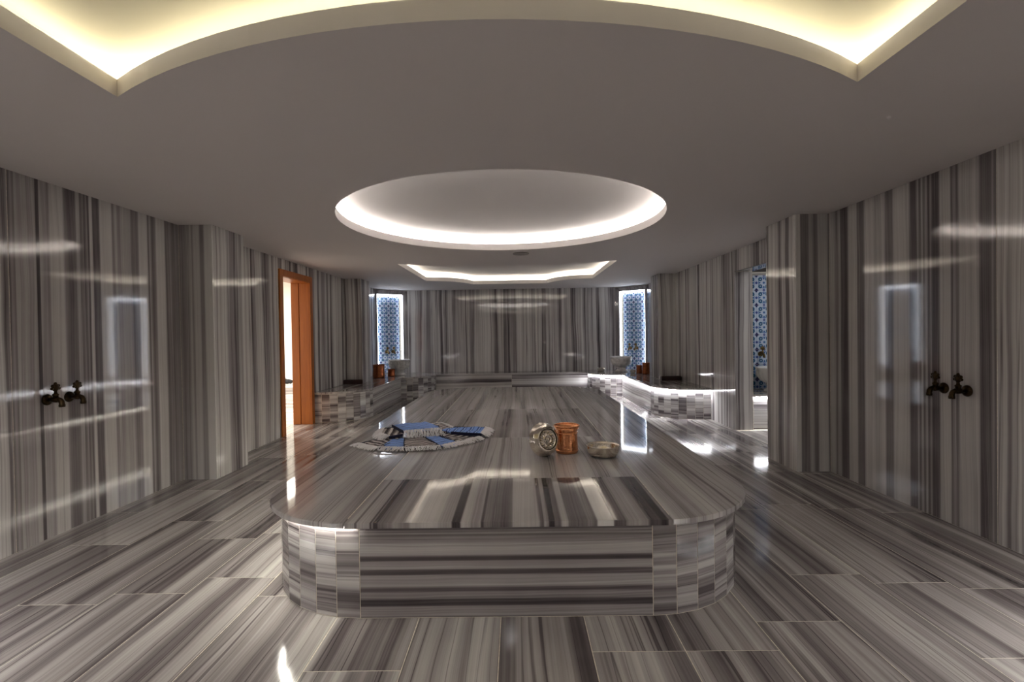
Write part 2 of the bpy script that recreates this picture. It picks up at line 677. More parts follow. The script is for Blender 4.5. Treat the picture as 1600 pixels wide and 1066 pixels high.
outer = [(-W - .02, YF - .02), (W + .02, YF - .02), (W + .02, YB + .02), (-W - .02, YB + .02)]
ZL = HC + .075          # top of the lip
V, Fc = [], []
loops = [outer, circle[::-1], far_cove[::-1], near_cove[::-1]]
flat = [p for l in loops for p in l]
tri = tessellate_polygon([[Vector((x, y, 0)) for x, y in l] for l in loops])
nf = len(flat)
V = [(x, y, HC) for x, y in flat] + [(x, y, ZL) for x, y in flat]
Fc = [tuple(t) for t in tri] + [tuple(i + nf for i in t) for t in tri]
k = 0
for l in loops:
    n = len(l)
    for i in range(n):
        j = (i + 1) % n
        Fc.append((k + i, k + j, k + j + nf, k + i + nf))
    k += n
ceiling = mesh('ceiling', V, Fc, M['plaster'])
tag(ceiling, kind='structure')
for nm, p, rise, led, inner in (('round', circle, .10, 'led_circle', 'plaster'), ('far', far_cove, .10, 'led_far', 'plaster'), ('near', near_cove, .11, 'led_near', 'cove_yellow')):
    q = offset(p, .15)
    n = len(q)
    zt = ZL + rise
    V = [(x, y, ZL) for x, y in q] + [(x, y, zt) for x, y in q]
    Fc = [(i, (i + 1) % n, (i + 1) % n + n, i + n) for i in range(n)]
    mesh('cove_wall', V, Fc, M['white'], ceiling)
    tr = tessellate_polygon([[Vector((x, y, 0)) for x, y in q]])
    mesh('cove_ceiling', [(x, y, zt) for x, y in q], [tuple(t) for t in tr], M[inner], ceiling)
    s = offset(p, .133)
    sweep('led_strip', [(x, y, ZL + .004) for x, y in s], .022, .012, M[led], ceiling, closed=True)

# ------------------------------------------------------------------ walls
TH = .02


def wall_run(parent, side, y0, y1, cuts, z0=0.0, z1=HC, bands=None, lift=0.0, seed=None):
    """vertical marble panels on a side wall (side -1 left, +1 right)"""
    ys = [y0] + cuts + [y1]
    for a, b in zip(ys, ys[1:]):
        bb = None
        if bands:
            bb = [(p - a - G, t) for p, t in bands] if side < 0 else [(b - G - p, t) for p, t in bands]
        if side < 0:
            rect('panel', (-W, a + G, z0), (0, 1, 0), (0, 0, 1), b - a - 2 * G, z1 - z0, TH, M['marble'], parent, 'b', bb, lift=lift, seed=seed)
        else:
            rect('panel', (W, b - G, z0), (0, -1, 0), (0, 0, 1), b - a - 2 * G, z1 - z0, TH, M['marble'], parent, 'b', bb, lift=lift, seed=seed, flip=True)


def pilaster(parent, side, y0, y1, z0, bf=None):
    x0, x1 = (-W, -2.645) if side < 0 else (2.645, W)
    core = boxes('pilaster', [((x0 - (.03 if side < 0 else -.003), y0 + .003, z0), (x1 - (.003 if side < 0 else -.03), y1 - .003, HC))], M['grout'], parent)
    w = x1 - x0
    bb = [(p - x0 - G, t) for p, t in bf] if bf else None
    rect('panel', (x0 + G, y0, z0), (1, 0, 0), (0, 0, 1), w - 2 * G, HC - z0, TH, M['marble'], core, 'b', bb, lift=.2)
    rect('panel', (x1 - G, y1, z0), (-1, 0, 0), (0, 0, 1), w - 2 * G, HC - z0, TH, M['marble'], core, 'b')
    if side < 0:
        rect('panel', (x1, y0 + TH + G, z0), (0, 1, 0), (0, 0, 1), y1 - y0 - 2 * TH - 2 * G, HC - z0, TH, M['marble'], core, 'b', lift=.05)
    else:
        rect('panel', (x0, y1 - TH - G, z0), (0, -1, 0), (0, 0, 1), y1 - y0 - 2 * TH - 2 * G, HC - z0, TH, M['marble'], core, 'b', lift=.03)
    return core


LW = [(2.866, .25), (2.89, .2), (2.915, .45), (2.932, .2), (2.949, .42), (2.966, .25), (2.973, .5), (3.001, .48), (3.099, .5), (3.105, .1), (3.122, .1), (3.128, .52), (3.169, .5), (3.185, .35), (3.201, .62), (3.287, .66), (3.304, .3), (3.361, .22), (3.383, .3), (3.396, .6), (3.415, .55), (3.424, .25), (3.447, .45), (3.456, .18), (3.475, .4), (3.489, .2), (3.504, .75), (3.518, .7), (3.528, .25), (3.577, .2), (3.592, .7), (3.685, .72), (3.701, .4), (3.728, .6), (3.75, .4), (3.778, .55), (3.869, .5), (3.899, .3), (3.947, .35), (3.965, .72), (4.04, .72), (4.06, .3), (4.079, .55), (4.105, .28), (4.138, .4), (4.155, .78), (4.241, .75), (4.262, .35), (4.32, .45), (4.342, .3), (4.379, .5)]
RW = [(4.399, .7), (4.364, .65), (4.34, .4), (4.294, .6), (4.271, .25), (4.197, .2), (4.172, .65), (4.084, .66), (4.064, .3), (4.003, .3), (3.977, .68), (3.894, .7), (3.869, .5), (3.779, .7), (3.759, .3), (3.699, .35), (3.682, .62), (3.66, .7), (3.547, .7), (3.527, .2), (3.476, .25), (3.464, .5), (3.447, .2), (3.427, .55), (3.413, .2), (3.394, .55), (3.375, .15), (3.356, .5), (3.345, .2), (3.297, .18), (3.28, .62), (3.21, .66), (3.198, .3), (3.177, .5), (3.16, .3), (3.14, .6), (3.012, .62), (2.999, .25), (2.936, .3), (2.925, .45), (2.911, .28), (2.894, .3), (2.88, .62), (2.806, .6), (2.79, .3), (2.75, .2), (2.70, .55), (2.62, .6), (2.6, .3), (2.5, .3), (2.48, .6)]
PLF = [(-2.95, .4), (-2.922, .3), (-2.869, .35), (-2.848, .6), (-2.827, .3), (-2.811, .62), (-2.769, .65), (-2.753, .3), (-2.726, .3), (-2.71, .75), (-2.663, .85)]
PRF = [(2.667, .8), (2.683, .8), (2.693, .22), (2.758, .2), (2.773, .5), (2.802, .45), (2.812, .2), (2.838, .25), (2.853, .6), (2.926, .6), (2.941, .25), (2.95, .25)]

T0, T1 = -W - TH - .28, -W - .001
wl = boxes('wall_left', [((T0 + .05, YF - .3, 0), (T1, 6.36, HC + .3)), ((T0 + .05, 7.235, 0), (T1, YB + .3, HC + .3)), ((T0 + .05, 6.36, 2.12), (T1, 7.235, HC + .3))], M['grout'])
tag(wl, kind='structure')
wall_run(wl, -1, YF, 2.93, [-.6, .58, 1.75], bands=None)
wall_run(wl, -1, 2.93, 4.43, [], bands=LW, lift=.07)
wall_run(wl, -1, 4.95, 6.28, [5.62])
wall_run(wl, -1, 6.28, 7.29, [6.76], z0=2.195)
wall_run(wl, -1, 7.29, 8.69, [7.95], lift=.08)
wall_run(wl, -1, 9.17, 10.56, [9.9])
pilaster(wl, -1, 4.43, 4.95, 0, PLF)
pilaster(wl, -1, 8.69, 9.17, BT, None)

wr = boxes('wall_right', [((-T1, YF - .3, 0), (-T0 - .06, 5.05, HC + .3)), ((-T1, 6.37, 0), (-T0 - .06, YB + .3, HC + .3)), ((-T1, 5.05, 2.075), (-T0 - .06, 6.37, HC + .3))], M['grout'])
tag(wr, kind='structure')
wall_run(wr, 1, YF, 2.90, [-.6, .58, 1.75], bands=None)
wall_run(wr, 1, 2.90, 4.43, [], bands=RW, lift=.05)
wall_run(wr, 1, 4.95, 5.05, [])
wall_run(wr, 1, 5.05, 6.35, [5.7], z0=2.055)
wall_run(wr, 1, 6.35, 8.69, [7.15, 7.9], lift=0)
wall_run(wr, 1, 9.17, 10.56, [9.9])
pilaster(wr, 1, 4.43, 4.95, 0, PRF)
pilaster(wr, 1, 8.69, 9.17, BT, None)
# reveal and soffit of the opening to the alcove
rect('panel', (W + .002, 6.35, 0), (1, 0, 0), (0, 0, 1), .222, 2.053, TH, M['marble'], wr, 'b')
rect('panel', (W + .222, 5.05, 0), (-1, 0, 0), (0, 0, 1), .222, 2.053, TH, M['marble'], wr, 'b')
rect('panel', (W + .002, 6.33, 2.055), (1, 0, 0), (0, -1, 0), .22, 1.26, TH, M['marble'], wr, 'b')

wb = boxes('wall_back', [((-W - .3, YB + .003, 0), (W + .3, YB + .3, HC + .3))], M['grout'])
tag(wb, kind='structure')
bx = [-2.36, -1.75, -.98, -.2, .58, 1.35, 2.36]
for a, b in zip(bx, bx[1:]):
    rect('panel', (a + G, YB, BT - .02), (1, 0, 0), (0, 0, 1), b - a - 2 * G, HC - BT + .02, TH, M['marble'], wb, 'b', lift=-.06)
wf = boxes('wall_front', [((-W - .3, YF - .3, 0), (W + .3, YF - .003, HC + .3))], M['grout'])
tag(wf, kind='structure')
for i in range(5):
    rect('panel', (W - i * 1.18 - G, YF, 0), (-1, 0, 0), (0, 0, 1), 1.18 - 2 * G, HC, TH, M['marble'], wf, 'b')

# ------------------------------------------------------------------ door to the bright anteroom (left)
door = thing('door_1', (-W, 6.755, 0), None, None)
tag(door, kind='structure')


def dbox(name, lo, hi):
    return bevel(boxes(name, [(lo, hi)], M['wood'], door, origin=((lo[0] + hi[0]) / 2, (lo[1] + hi[1]) / 2, lo[2])), .004)


dbox('architrave', (-W - .0, 6.28, 0), (-W + .022, 6.375, 2.19))
dbox('architrave', (-W - .0, 7.2, 0), (-W + .022, 7.29, 2.19))
dbox('architrave', (-W - .0, 6.376, 2.10), (-W + .022, 7.199, 2.19))
dbox('jamb_lining', (-3.10, 7.205, 0), (-W - .001, 7.235, 2.115))
dbox('jamb_lining', (-3.215, 7.195, 0), (-3.102, 7.235, 2.115))
dbox('jamb_lining', (-3.215, 6.362, 0), (-W - .001, 6.39, 2.115))
dbox('head_lining', (-3.215, 6.391, 2.095), (-W - .001, 7.194, 2.118))
# anteroom shell
wa = boxes('wall_anteroom', [((-7.4, 11.55, 0), (-W - .26, 11.75, 2.7)), ((-7.4, 5.0, 0), (-7.2, 11.55, 2.7)), ((-7.2, 5.0, 0), (-W - .26, 5.2, 2.7))], M['white'])
tag(wa, kind='structure')
ca = boxes('ceiling_anteroom', [((-7.4, 5.0, 2.7), (-W - .30, 11.75, 2.8))], M['white'])
tag(ca, kind='structure')
lb = thing('marble_ledge', (-5.3, 11.1, 0), 'low pale marble ledge seen through the wooden doorway', 'ledge')
rect('ledge_top', (-7.15, 10.62, .235), (1, 0, 0), (0, 1, 0), 3.9, .92, .03, M['marble_mosaic'], lb, 'a', lift=.3)
rect('ledge_front', (-7.15, 10.65, .0), (1, 0, 0), (0, 0, 1), 3.9, .204, .03, M['marble_mosaic'], lb, 'a', lift=.2)
bd = thing('dark_bundle', (-5.22, 11.0, .247), 'black bundle lying on the ledge beyond the wooden doorway', 'bundle')
blobs('cloth', [((-.1, 0, .16), (.10, .12, .16)), ((0, -.05, .07), (.16, .14, .08)), ((.14, -.02, .06), (.10, .1, .055)), ((-.04, .03, .11), (.11, .1, .1))], M['dark'], bd)
blobs('knot', [((.22, -.05, .06), (.05, .05, .05))], M['dark'], bd)
blobs('tip', [((-.12, -.02, .31), (.045, .05, .08))], M['dark'], bd)

# ------------------------------------------------------------------ alcove shell (right)
wc = boxes('wall_alcove', [((3.19, 6.98, 0), (5.0, 7.1, 2.5)), ((4.8, 4.9, 0), (5.0, 6.98, 2.5)), ((3.20, 4.85, 0), (4.8, 5.0, 2.5))], M['white'])
tag(wc, kind='structure')
cc = boxes('ceiling_alcove', [((3.17, 4.85, 2.36), (5.0, 7.1, 2.46))], M['plaster'])
tag(cc, kind='structure')
rect('panel', (3.20, 6.975, BT), (1, 0, 0), (0, 0, 1), .16, 1.9, TH, M['marble'], wc, 'b', lift=-.15)


# ------------------------------------------------------------------ facings, tops
def facing(parent, pts, z0, z1, mosaic=True, bands=None, maxw=1.2, lift=0.0):
    """panels along a plan polyline whose outer side lies on its right"""
    for (ax, ay), (bx_, by) in zip(pts, pts[1:]):
        a, b = Vector((ax, ay, 0)), Vector((bx_, by, 0))
        L = (b - a).length
        d = (b - a).normalized()
        if L < .16:
            rect('facing_tile', a + d * G + Vector((0, 0, z0)), d, (0, 0, 1), L - 2 * G, z1 - z0, .018, M['marble_mosaic'], parent, 'a', lift=lift + RNG.uniform(-.06, .05))
        else:
            n = max(1, math.ceil(L / maxw))
            for i in range(n):
                s = a + d * (L * i / n + G) + Vector((0, 0, z0))
                bb = [(p - z0, t) for p, t in bands] if bands else None
                rect('facing_panel', s, d, (0, 0, 1), L / n - 2 * G, z1 - z0, .018, M['marble'], parent, 'a', bb)


# ---- the central platform
plat = thing('marble_platform', (PCX, (PY0 + PY1) / 2, 0), 'long low round-cornered platform of striped grey marble in the middle of the room', 'platform')


def rrect(cx, hw, y0, y1, r, n=8):
    p = arc(cx - hw + r, y0 + r, r, 180, 270, n) + arc(cx + hw - r, y0 + r, r, 270, 360, n)
    p += arc(cx + hw - r, y1 - r, r, 0, 90, n) + arc(cx - hw + r, y1 - r, r, 90, 180, n)
    return p


prism('core', rrect(PCX, PHW - .0012, PY0 + .0012, PY1 - .0012, PR - .0012), 0, .425, M['grout'], plat)
FP = [(.44, .3), (.404, .32), (.399, .5), (.393, .35), (.385, .55), (.377, .3), (.368, .5), (.347, .45), (.339, .58), (.289, .56), (.282, .3), (.274, .14), (.264, .2), (.258, .52), (.224, .5), (.22, .2), (.2, .16), (.192, .5), (.148, .52), (.136, .25), (.126, .2), (.115, .42), (.088, .36), (.082, .12), (.059, .1), (.051, .45), (.013, .48), (.005, .3), (.0, .1)]
base = rrect(PCX, PHW, PY0, PY1, PR)
c1, c2, c3, c4 = base[0:9], base[9:18], base[18:27], base[27:36]
for c, lf in ((c1, -.05), (c2, -.12), (c3, 0), (c4, 0)):
    facing(plat, c, .003, .42, lift=lf)
facing(plat, [c1[-1], c2[0]], .003, .42, bands=FP, maxw=3)
facing(plat, [c2[-1], c3[0]], .003, .42)
facing(plat, [c3[-1], c4[0]], .003, .42, maxw=3)
facing(plat, [c4[-1], c1[0]], .003, .42)
# top slabs
TX0, TX1, TY0, TY1, TR = PCX - PHW - .05, PCX + PHW + .05, 2.160, 7.77, .6
J0, J1 = -.665, .802
ZT0, ZT1 = .425, .45
prism('bedding', rrect(PCX, PHW - .02, PY0 + .02, PY1 - .02, PR - .02), .42, .4488, M['grout'], plat)
SF = [(-.66, .6), (-.621, .6), (-.617, .3), (-.61, .3), (-.605, .6), (-.552, .62), (-.546, .2), (-.538, .5), (-.531, .2), (-.518, .2), (-.511, .42), (-.455, .45), (-.446, .52), (-.374, .5), (-.365, .68), (-.338, .66), (-.325, .75), (-.248, .72), (-.235, .58), (-.186, .6), (-.177, .12), (-.149, .08), (-.138, .75), (-.102, .72), (-.095, .58), (-.056, .6), (-.049, .18), (-.043, .18), (-.036, .4), (-.004, .38), (.001, .2), (.005, .36), (.083, .34), (.091, .66), (.205, .68), (.215, .25), (.226, .25), (.232, .55), (.247, .5), (.254, .06), (.273, .06), (.28, .35), (.302, .3), (.311, .62), (.335, .6), (.342, .28), (.417, .3), (.429, .5), (.463, .3), (.471, .95), (.536, .98), (.543, .3), (.592, .32), (.6, .55), (.691, .5), (.704, .22), (.742, .2), (.751, .08), (.777, .08), (.786, .4)]
lt = arc(TX0 + TR, TY1 - TR, TR, 90, 180, 14) + arc(TX0 + TR, TY0 + TR, TR, 180, 270, 14)
lt = [(J0 - G, TY1 - .001)] + [p for p in lt if p[0] < J0 - G - 1e-4] + [(J0 - G, TY0 + .001)]
bevel(prism('top_slab', ccw(lt), ZT0, ZT1, M['marble_top'], plat, lift=.0), .005)
rt = arc(TX1 - TR, TY0 + TR, TR, 270, 360, 14) + arc(TX1 - TR, TY1 - TR, TR, 0, 90, 14)
if TX1 - TR > J1:
    pass
else:
    rt = [(max(x, J1 + G), y) for x, y in rt]
rt = [(J1 + G, TY0)] + [p for p in rt if p[0] > J1 + G + 1e-4] + [(J1 + G, TY1)]
bevel(prism('top_slab', ccw(rt), ZT0, ZT1, M['marble_top'], plat, lift=-.03), .005)
for i, (a, b) in enumerate(((TY0, 2.818), (2.818, 3.945), (3.945, 5.45), (5.45, TY1))):
    o = rect('top_slab', (J0 + G, a + (0 if i == 0 else G / 2), ZT1), (1, 0, 0), (0, 1, 0), J1 - J0 - 2 * G, b - a - (G / 2 if i == 0 else G), ZT1 - ZT0,
             M['marble_top'], plat, 'b', [(p - J0 - G, t) for p, t in SF] if i == 0 else None, lift=0 if i == 0 else (.05, -.02, .03)[i - 1])
# lit strip under the left lip and an unlit one under the right lip
lipL = [(PCX - PHW - .012, 6.9), (PCX - PHW - .012, 2.9)] + arc(PCX - PHW + PR, PY0 + PR, PR + .012, 180, 268, 10)
sweep('led_strip', [(x, y, .4226) for x, y in lipL], .016, .002, M['led_plat'], plat)


# ---- benches
def arc_bench(side, y0):
    s = side
    a = arc(2.84, y0 + .6, .6, 270, 180, 8)
    p = [(W - TH * 0, y0)] + a + [(2.24, 9.85)]
    return [(s * x, y) for x, y in p]


def bench_top(side, y0):
    s = side
    p = [(W, y0 - .03)] + arc(2.84, y0 + .6, .63, 270, 180, 12) + [(2.21, 9.85), (W, 9.85), (W, 9.172), (2.643, 9.172), (2.643, 8.688), (W, 8.688)]
    return ccw([(s * x, y) for x, y in p])


def side_bench(side, y0, label, lit):
    b = thing('marble_bench', (side * 2.6, y0, 0), label, 'bench')
    p = arc_bench(side, y0)
    q = p if side < 0 else p[::-1]
    inner = [(side * W, y0 + .003)] + [(x + side * .003, y + .003 * (1 if y < y0 + .6 else 0)) for x, y in p[1:-1]] + [(side * 2.243, 9.85), (side * W, 9.85)]
    prism('core', ccw(inner), 0, BT - .03, M['grout'], b)
    facing(b, q, .003, BT - .03, maxw=2.5, lift=.12)
    bevel(prism('bench_top', bench_top(side, y0), BT - .03, BT, M['marble_top'], b, lift=-.08), .004)
    lip = [(side * 2.935, y0 - .010)] + [(side * x, y) for x, y in arc(2.84, y0 + .6, .61, 270, 180, 12)] + [(side * 2.23, 9.80)]
    sweep('led_strip', [(x, y, BT - .0325) for x, y in lip], .016, .002, M[lit], b)
    return b


side_bench(-1, 7.325, 'unlit striped marble wall bench on the left, rounded end beside the wooden doorway', 'led_off')
side_bench(1, 7.15, 'striped marble wall bench on the right, glowing white under its lip', 'led_bench')

bb_ = thing('marble_bench', (0, 10.8, 0), 'straight marble bench along the back wall with rounded corner podiums under the basins', 'bench')
hp = arc(2.24, 10.45, .6, 270, 180, 8)
# left podium: from the inner corner bulging towards the room
lp = [(-2.24 + .6 * math.sin(math.radians(t)), 10.45 - .6 * math.cos(math.radians(t))) for t in [i * 90 / 8 for i in range(9)]] + [(-1.64, 10.55)]
rp = [(-x, y) for x, y in lp][::-1]
front = lp + rp
facing(bb_, lp, .003, BT - .03)
facing(bb_, [(-1.64, 10.55), (1.64, 10.55)], .003, BT - .03, maxw=1.7)
facing(bb_, rp, .003, BT - .03)
core = [(-W, 9.87)] + [(x - .002, y + .003) for x, y in lp] + [(-x + .002, y + .003) for x, y in lp][::-1] + [(W, 9.87), (W, 10.56), (2.36, YB), (-2.36, YB), (-W, 10.56)]
prism('core', ccw(core), 0, BT - .03, M['grout'], bb_)
tp = [(-W, 9.853)] + [(-2.24 + .63 * math.sin(math.radians(t)), 10.45 - .63 * math.cos(math.radians(t))) for t in (20, 28, 36, 44, 52, 60, 68, 76, 84, 90)] + [(-1.61, 10.52)]
tp[1:1] = [(-2.21, 9.853), (-2.19, 9.835)]
tp = tp + [(-x, y) for x, y in tp][::-1] + [(W, 10.56), (2.36, YB), (-2.36, YB), (-W, 10.56)]
bevel(prism('bench_top', ccw(tp), BT - .03, BT, M['marble_top'], bb_, along='x', lift=-.06), .004)
rl = [(-(-2.24 + .61 * math.sin(math.radians(t))), 10.45 - .61 * math.cos(math.radians(t))) for t in [4 + i * 86 / 9 for i in range(10)]]
sweep('led_strip', [(x, y, BT - .0325) for x, y in rl], .016, .002, M['led_bench'], bb_)


# benches behind the camera, mirror images of the far ones
def rear_bench(side, label):
    b = thing('marble_bench', (side * 2.6, .6, 0), label, 'bench')
    p = [(side * x, 9.05 - y) for x, y in [(W, 7.15)] + arc(2.84, 7.75, .6, 270, 180, 8) + [(2.24, 10.9)]]
    q = p[::-1] if side < 0 else p
    prism('core', ccw([(x + side * .003, y - .003) for x, y in p] + [(side * W, -1.9)]), 0, BT - .03, M['grout'], b)
    facing(b, q, .003, BT - .03, maxw=2)
    t = [(side * x, 9.05 - y) for x, y in [(W, 7.12)] + arc(2.84, 7.75, .63, 270, 180, 12) + [(2.21, 10.95), (W, 10.95)]]
    prism('bench_top', ccw(t), BT - .03, BT, M['marble_top'], b)
    l = [(side * x, 9.05 - y) for x, y in [(2.935, 7.14)] + arc(2.84, 7.75, .61, 270, 180, 12) + [(2.23, 10.8)]]
    sweep('led_strip', [(x, y, BT - .0325) for x, y in l], .016, .002, M['led_rear'], b)


rear_bench(-1, 'striped marble bench behind the viewer on the left wall')
rear_bench(1, 'striped marble bench behind the viewer on the right wall')

# alcove bench
ab = thing('marble_bench', (4.0, 6.6, 0), 'small marble bench inside the right-hand alcove opening', 'bench')
rect('facing_panel', (3.19, 6.372, .003), (1, 0, 0), (0, 0, 1), 1.6, BT - .033, .018, M['marble_mosaic'], ab, 'a', lift=.15)
boxes('core', [((3.2, 6.39, 0), (4.79, 6.97, BT - .03))], M['grout'], ab)
prism('bench_top', [(3.19, 6.335), (4.79, 6.335), (4.79, 6.97), (3.19, 6.97)], BT - .03, BT, M['marble_top'], ab, along='x')
sweep('led_strip', [(3.2, 6.356, BT - .0325), (4.75, 6.356, BT - .0325)], .014, .002, M['led_bench'], ab)


# ------------------------------------------------------------------ tiled niches
def niche(P, A, label, u0=-.4, u1=.4, z0=BT, zt=2.315, dark=False):
    """P centre of the opening on the wall line at z 0, A unit vector along the wall (seen from the room, left to right)"""
    A = Vector(A).normalized()
    nrm = A.cross(Vector((0, 0, 1)))          # points into the room
    t = thing('tiled_niche', P, label, 'niche')
    P = Vector(P)

    def at(u, z, d):
        return P + A * u + Vector((0, 0, z)) - nrm * d

    fr = .085
    frm = M['frame_dark'] if dark else M['marble']
    a, b, top = u0 + fr, u1 - fr, zt - fr
    # splayed frame pieces, 3 solid prisms
    def piece(q0, q1, q2, q3):                # outer edge q0-q1 at depth 0, inner edge q3-q2 at depth .05
        V = [at(*q0, 0), at(*q1, 0), at(*q2, .05), at(*q3, .05), at(*q0, .16), at(*q1, .16), at(*q2, .16), at(*q3, .16)]
        mesh('frame_piece', V, [(0, 1, 2, 3), (4, 7, 6, 5), (0, 4, 5, 1), (1, 5, 6, 2), (2, 6, 7, 3), (3, 7, 4, 0)], frm, t,
             uv=[(8 + (v - P).dot(A) * .5, v.z) for v in V], tone=[(.33, .7, 0)] * 8)
    piece((u0, z0), (u0, zt), (a, top), (a, z0))
    piece((u1, zt), (u1, z0), (b, z0), (b, top))
    piece((u0, zt), (u1, zt), (b, top), (a, top))
    # back of the recess
    V = [at(a, z0, .15), at(b, z0, .15), at(b, top, .15), at(a, top, .15), at(a, z0, .17), at(b, z0, .17), at(b, top, .17), at(a, top, .17)]
    mesh('recess_back', V, [(0, 1, 2, 3), (4, 7, 6, 5), (0, 4, 5, 1), (1, 5, 6, 2), (2, 6, 7, 3), (3, 7, 4, 0)], M['white'], t)
    # strips along both sides and the top
    def strip(ua, za, ub, zb):
        V = [at(ua, za, .085), at(ub, za, .085), at(ub, zb, .085), at(ua, zb, .085), at(ua, za, .10), at(ub, za, .10), at(ub, zb, .10), at(ua, zb, .10)]
        mesh('led_strip', V, [(0, 1, 2, 3), (4, 7, 6, 5), (0, 4, 5, 1), (1, 5, 6, 2), (2, 6, 7, 3), (3, 7, 4, 0)], M['led_off' if dark else 'led_niche'], t)
    w = .022
    strip(a, z0 + .03, a + w, top - w)
    strip(b - w, z0 + .03, b, top - w)
    strip(a, top - w, b, top)
    # tiles
    TS = .21
    c0 = (a + b) / 2
    us = [c0 - .26, c0 - TS, c0, c0 + TS, c0 + .26]
    zs = [top - .045]
    while zs[-1] - TS > z0 + .02:
        zs.append(zs[-1] - TS)
    zs.append(z0 + .003)
    zs = zs[::-1]
    for i in range(len(us) - 1):
        for j in range(len(zs) - 1):
            g = .0015
            p, q, r, s = us[i] + g, us[i + 1] - g, zs[j] + g, zs[j + 1] - g
            cs = [(p, r), (q, r), (q, s), (p, s)]
            V = [at(x, z, .135) for x, z in cs] + [at(x, z, .15) for x, z in cs]
            uv = [((x - c0) / TS, (z - zs[-1]) / TS) for x, z in cs] * 2
            mesh('tile', V, [(0, 1, 2, 3), (4, 7, 6, 5), (0, 4, 5, 1), (1, 5, 6, 2), (2, 6, 7, 3), (3, 7, 4, 0)], M['tile'], t, uv=uv)
    return t


CH = Vector((.59, .54, 0)).normalized()
niche((-2.655, 10.83, 0), CH, 'backlit niche of blue star-patterned tiles at the left end of the back wall')
CR = Vector((.59, -.54, 0)).normalized()
niche((2.655, 10.83, 0), CR, 'backlit niche of blue star-patterned tiles at the right end of the back wall')
niche((3.78, 6.80, 0), (1, 0, 0), 'blue tiled niche with dark frame inside the right-hand alcove', u0=-.5, u1=.4, dark=True, zt=2.2)

# ------------------------------------------------------------------ faucets


def faucet(name, loc, rz, label, group, mat):
    t = thing(name, loc, label, 'faucet', group, rz)
    out = Matrix.Rotation(-PI / 2, 4, 'X')        # lathe axis z -> +y (out of the wall)
    lathe('flange', [(0, .0), (.036, 0), (.037, .006), (.033, .014), (.022, .020), (.012, .022), (0, .022)], mat, t, 24, mtx=out)
    lathe('body', [(0, .018), (.012, .018), (.012, .035), (.017, .042), (.019, .055), (.019, .070), (.015, .078), (.011, .084), (0, .086)], mat, t, 20, mtx=out)
    tube('spout', [(0, .06, 0), (0, .078, .003), (0, .091, -.004), (0, .098, -.016), (0, .100, -.030), (0, .100, -.032), (0, .100, -.048)],
         [.014, .0145, .015, .0155, .0155, .0175, .0175], mat, t, 16)
    va = lathe('valve', [(0, .010), (.015, .012), (.015, .026), (.018, .030), (.018, .036), (.011, .040), (.008, .052), (.010, .058), (.006, .064), (0, .066)], mat, t, 18, base=(0, .060, 0))
    c = Vector((0, .060, .078))
    lobes = [(c, (.020, .009, .021))]
    for ang, r, s in ((90, .026, .009), (30, .024, .0085), (150, .024, .0085), (-12, .026, .008), (192, .026, .008), (60, .018, .008), (120, .018, .008)):
        lobes.append((c + Vector((math.cos(math.radians(ang)) * r, 0, math.sin(math.radians(ang)) * r)), (s, .006, s)))
    blobs('handle', [(p, tuple(q * 1.25 for q in z)) for p, z in lobes], mat, va, 2)
    return t


f1 = faucet('wall_faucet', (-W, 3.146, .905), -PI / 2, 'ornate dark bronze faucet on the left wall, the one nearer the camera', 'wall faucets', M['bronze'])
dup(f1, (-W, 3.303, .905), -PI / 2, 'ornate dark bronze faucet on the left wall, the one nearer the doorway')
dup(f1, (W, 3.255, .885), PI / 2, 'ornate dark bronze faucet on the right wall, the one nearer the alcove')
dup(f1, (W, 3.088, .885), PI / 2, 'ornate dark bronze faucet on the right wall, the one nearer the camera')
fn = faucet('basin_faucet', (0, 0, 0), 0, 'small brass faucet', 'basin faucets', M['brass'])
NL, NR = CH.cross(Vector((0, 0, 1))), CR.cross(Vector((0, 0, 1)))


def ang_of(n):
    return math.atan2(n.y, n.x) - PI / 2


P_ = Vector((-2.655, 10.83, .95)) - NL * .134
fn.location = P_ - CH * .07
fn.rotation_euler = (0, 0, ang_of(NL))
fn['label'] = 'left one of two brass faucets on the left tiled niche'
dup(fn, P_ + CH * .085, ang_of(NL), 'right one of two brass faucets on the left tiled niche')
P_ = Vector((2.655, 10.83, .95)) - NR * .134
dup(fn, P_ - CR * .085, ang_of(NR), 'left one of two brass faucets on the right tiled niche')
dup(fn, P_ + CR * .07, ang_of(NR), 'right one of two brass faucets on the right tiled niche')
dup(fn, Vector((3.57, 6.934, .96)), PI, 'left brass faucet on the blue tiles of the alcove')
dup(fn, Vector((3.72, 6.934, .96)), PI, 'right brass faucet on the blue tiles of the alcove')


# ------------------------------------------------------------------ basins
def basin(loc, label, mat, petal):
    t = thing('marble_basin', loc, label, 'basin', 'washbasins')
    prof = [(0, .10), (.075, .10), (.135, .122), (.185, .165), (.215, .215), (.225, .265), (.218, .292), (.232, .302), (.236, .325), (.226, .332), (.206, .326), (.196, .27), (.165, .20), (.11, .16), (0, .15)]
    lathe('bowl', prof, mat, t, 96, flute=petal, famp=.05, frange=(2, 5))
    lathe('pedestal', [(0, 0), (.135, 0), (.135, .022), (.115, .032), (.095, .05), (.092, .075), (.108, .095), (.10, .106), (0, .106)], mat, t, 40)
    return t


basin((-2.40, 10.40, BT), 'fluted grey marble basin in front of the left tiled niche', M['kurna'], 24)
basin((2.34, 10.42, BT), 'carved grey marble basin in front of the right tiled niche', M['kurna'], 12)
basin((3.62, 6.66, BT), 'white marble basin half hidden in the right-hand alcove', M['kurna_white'], 20)


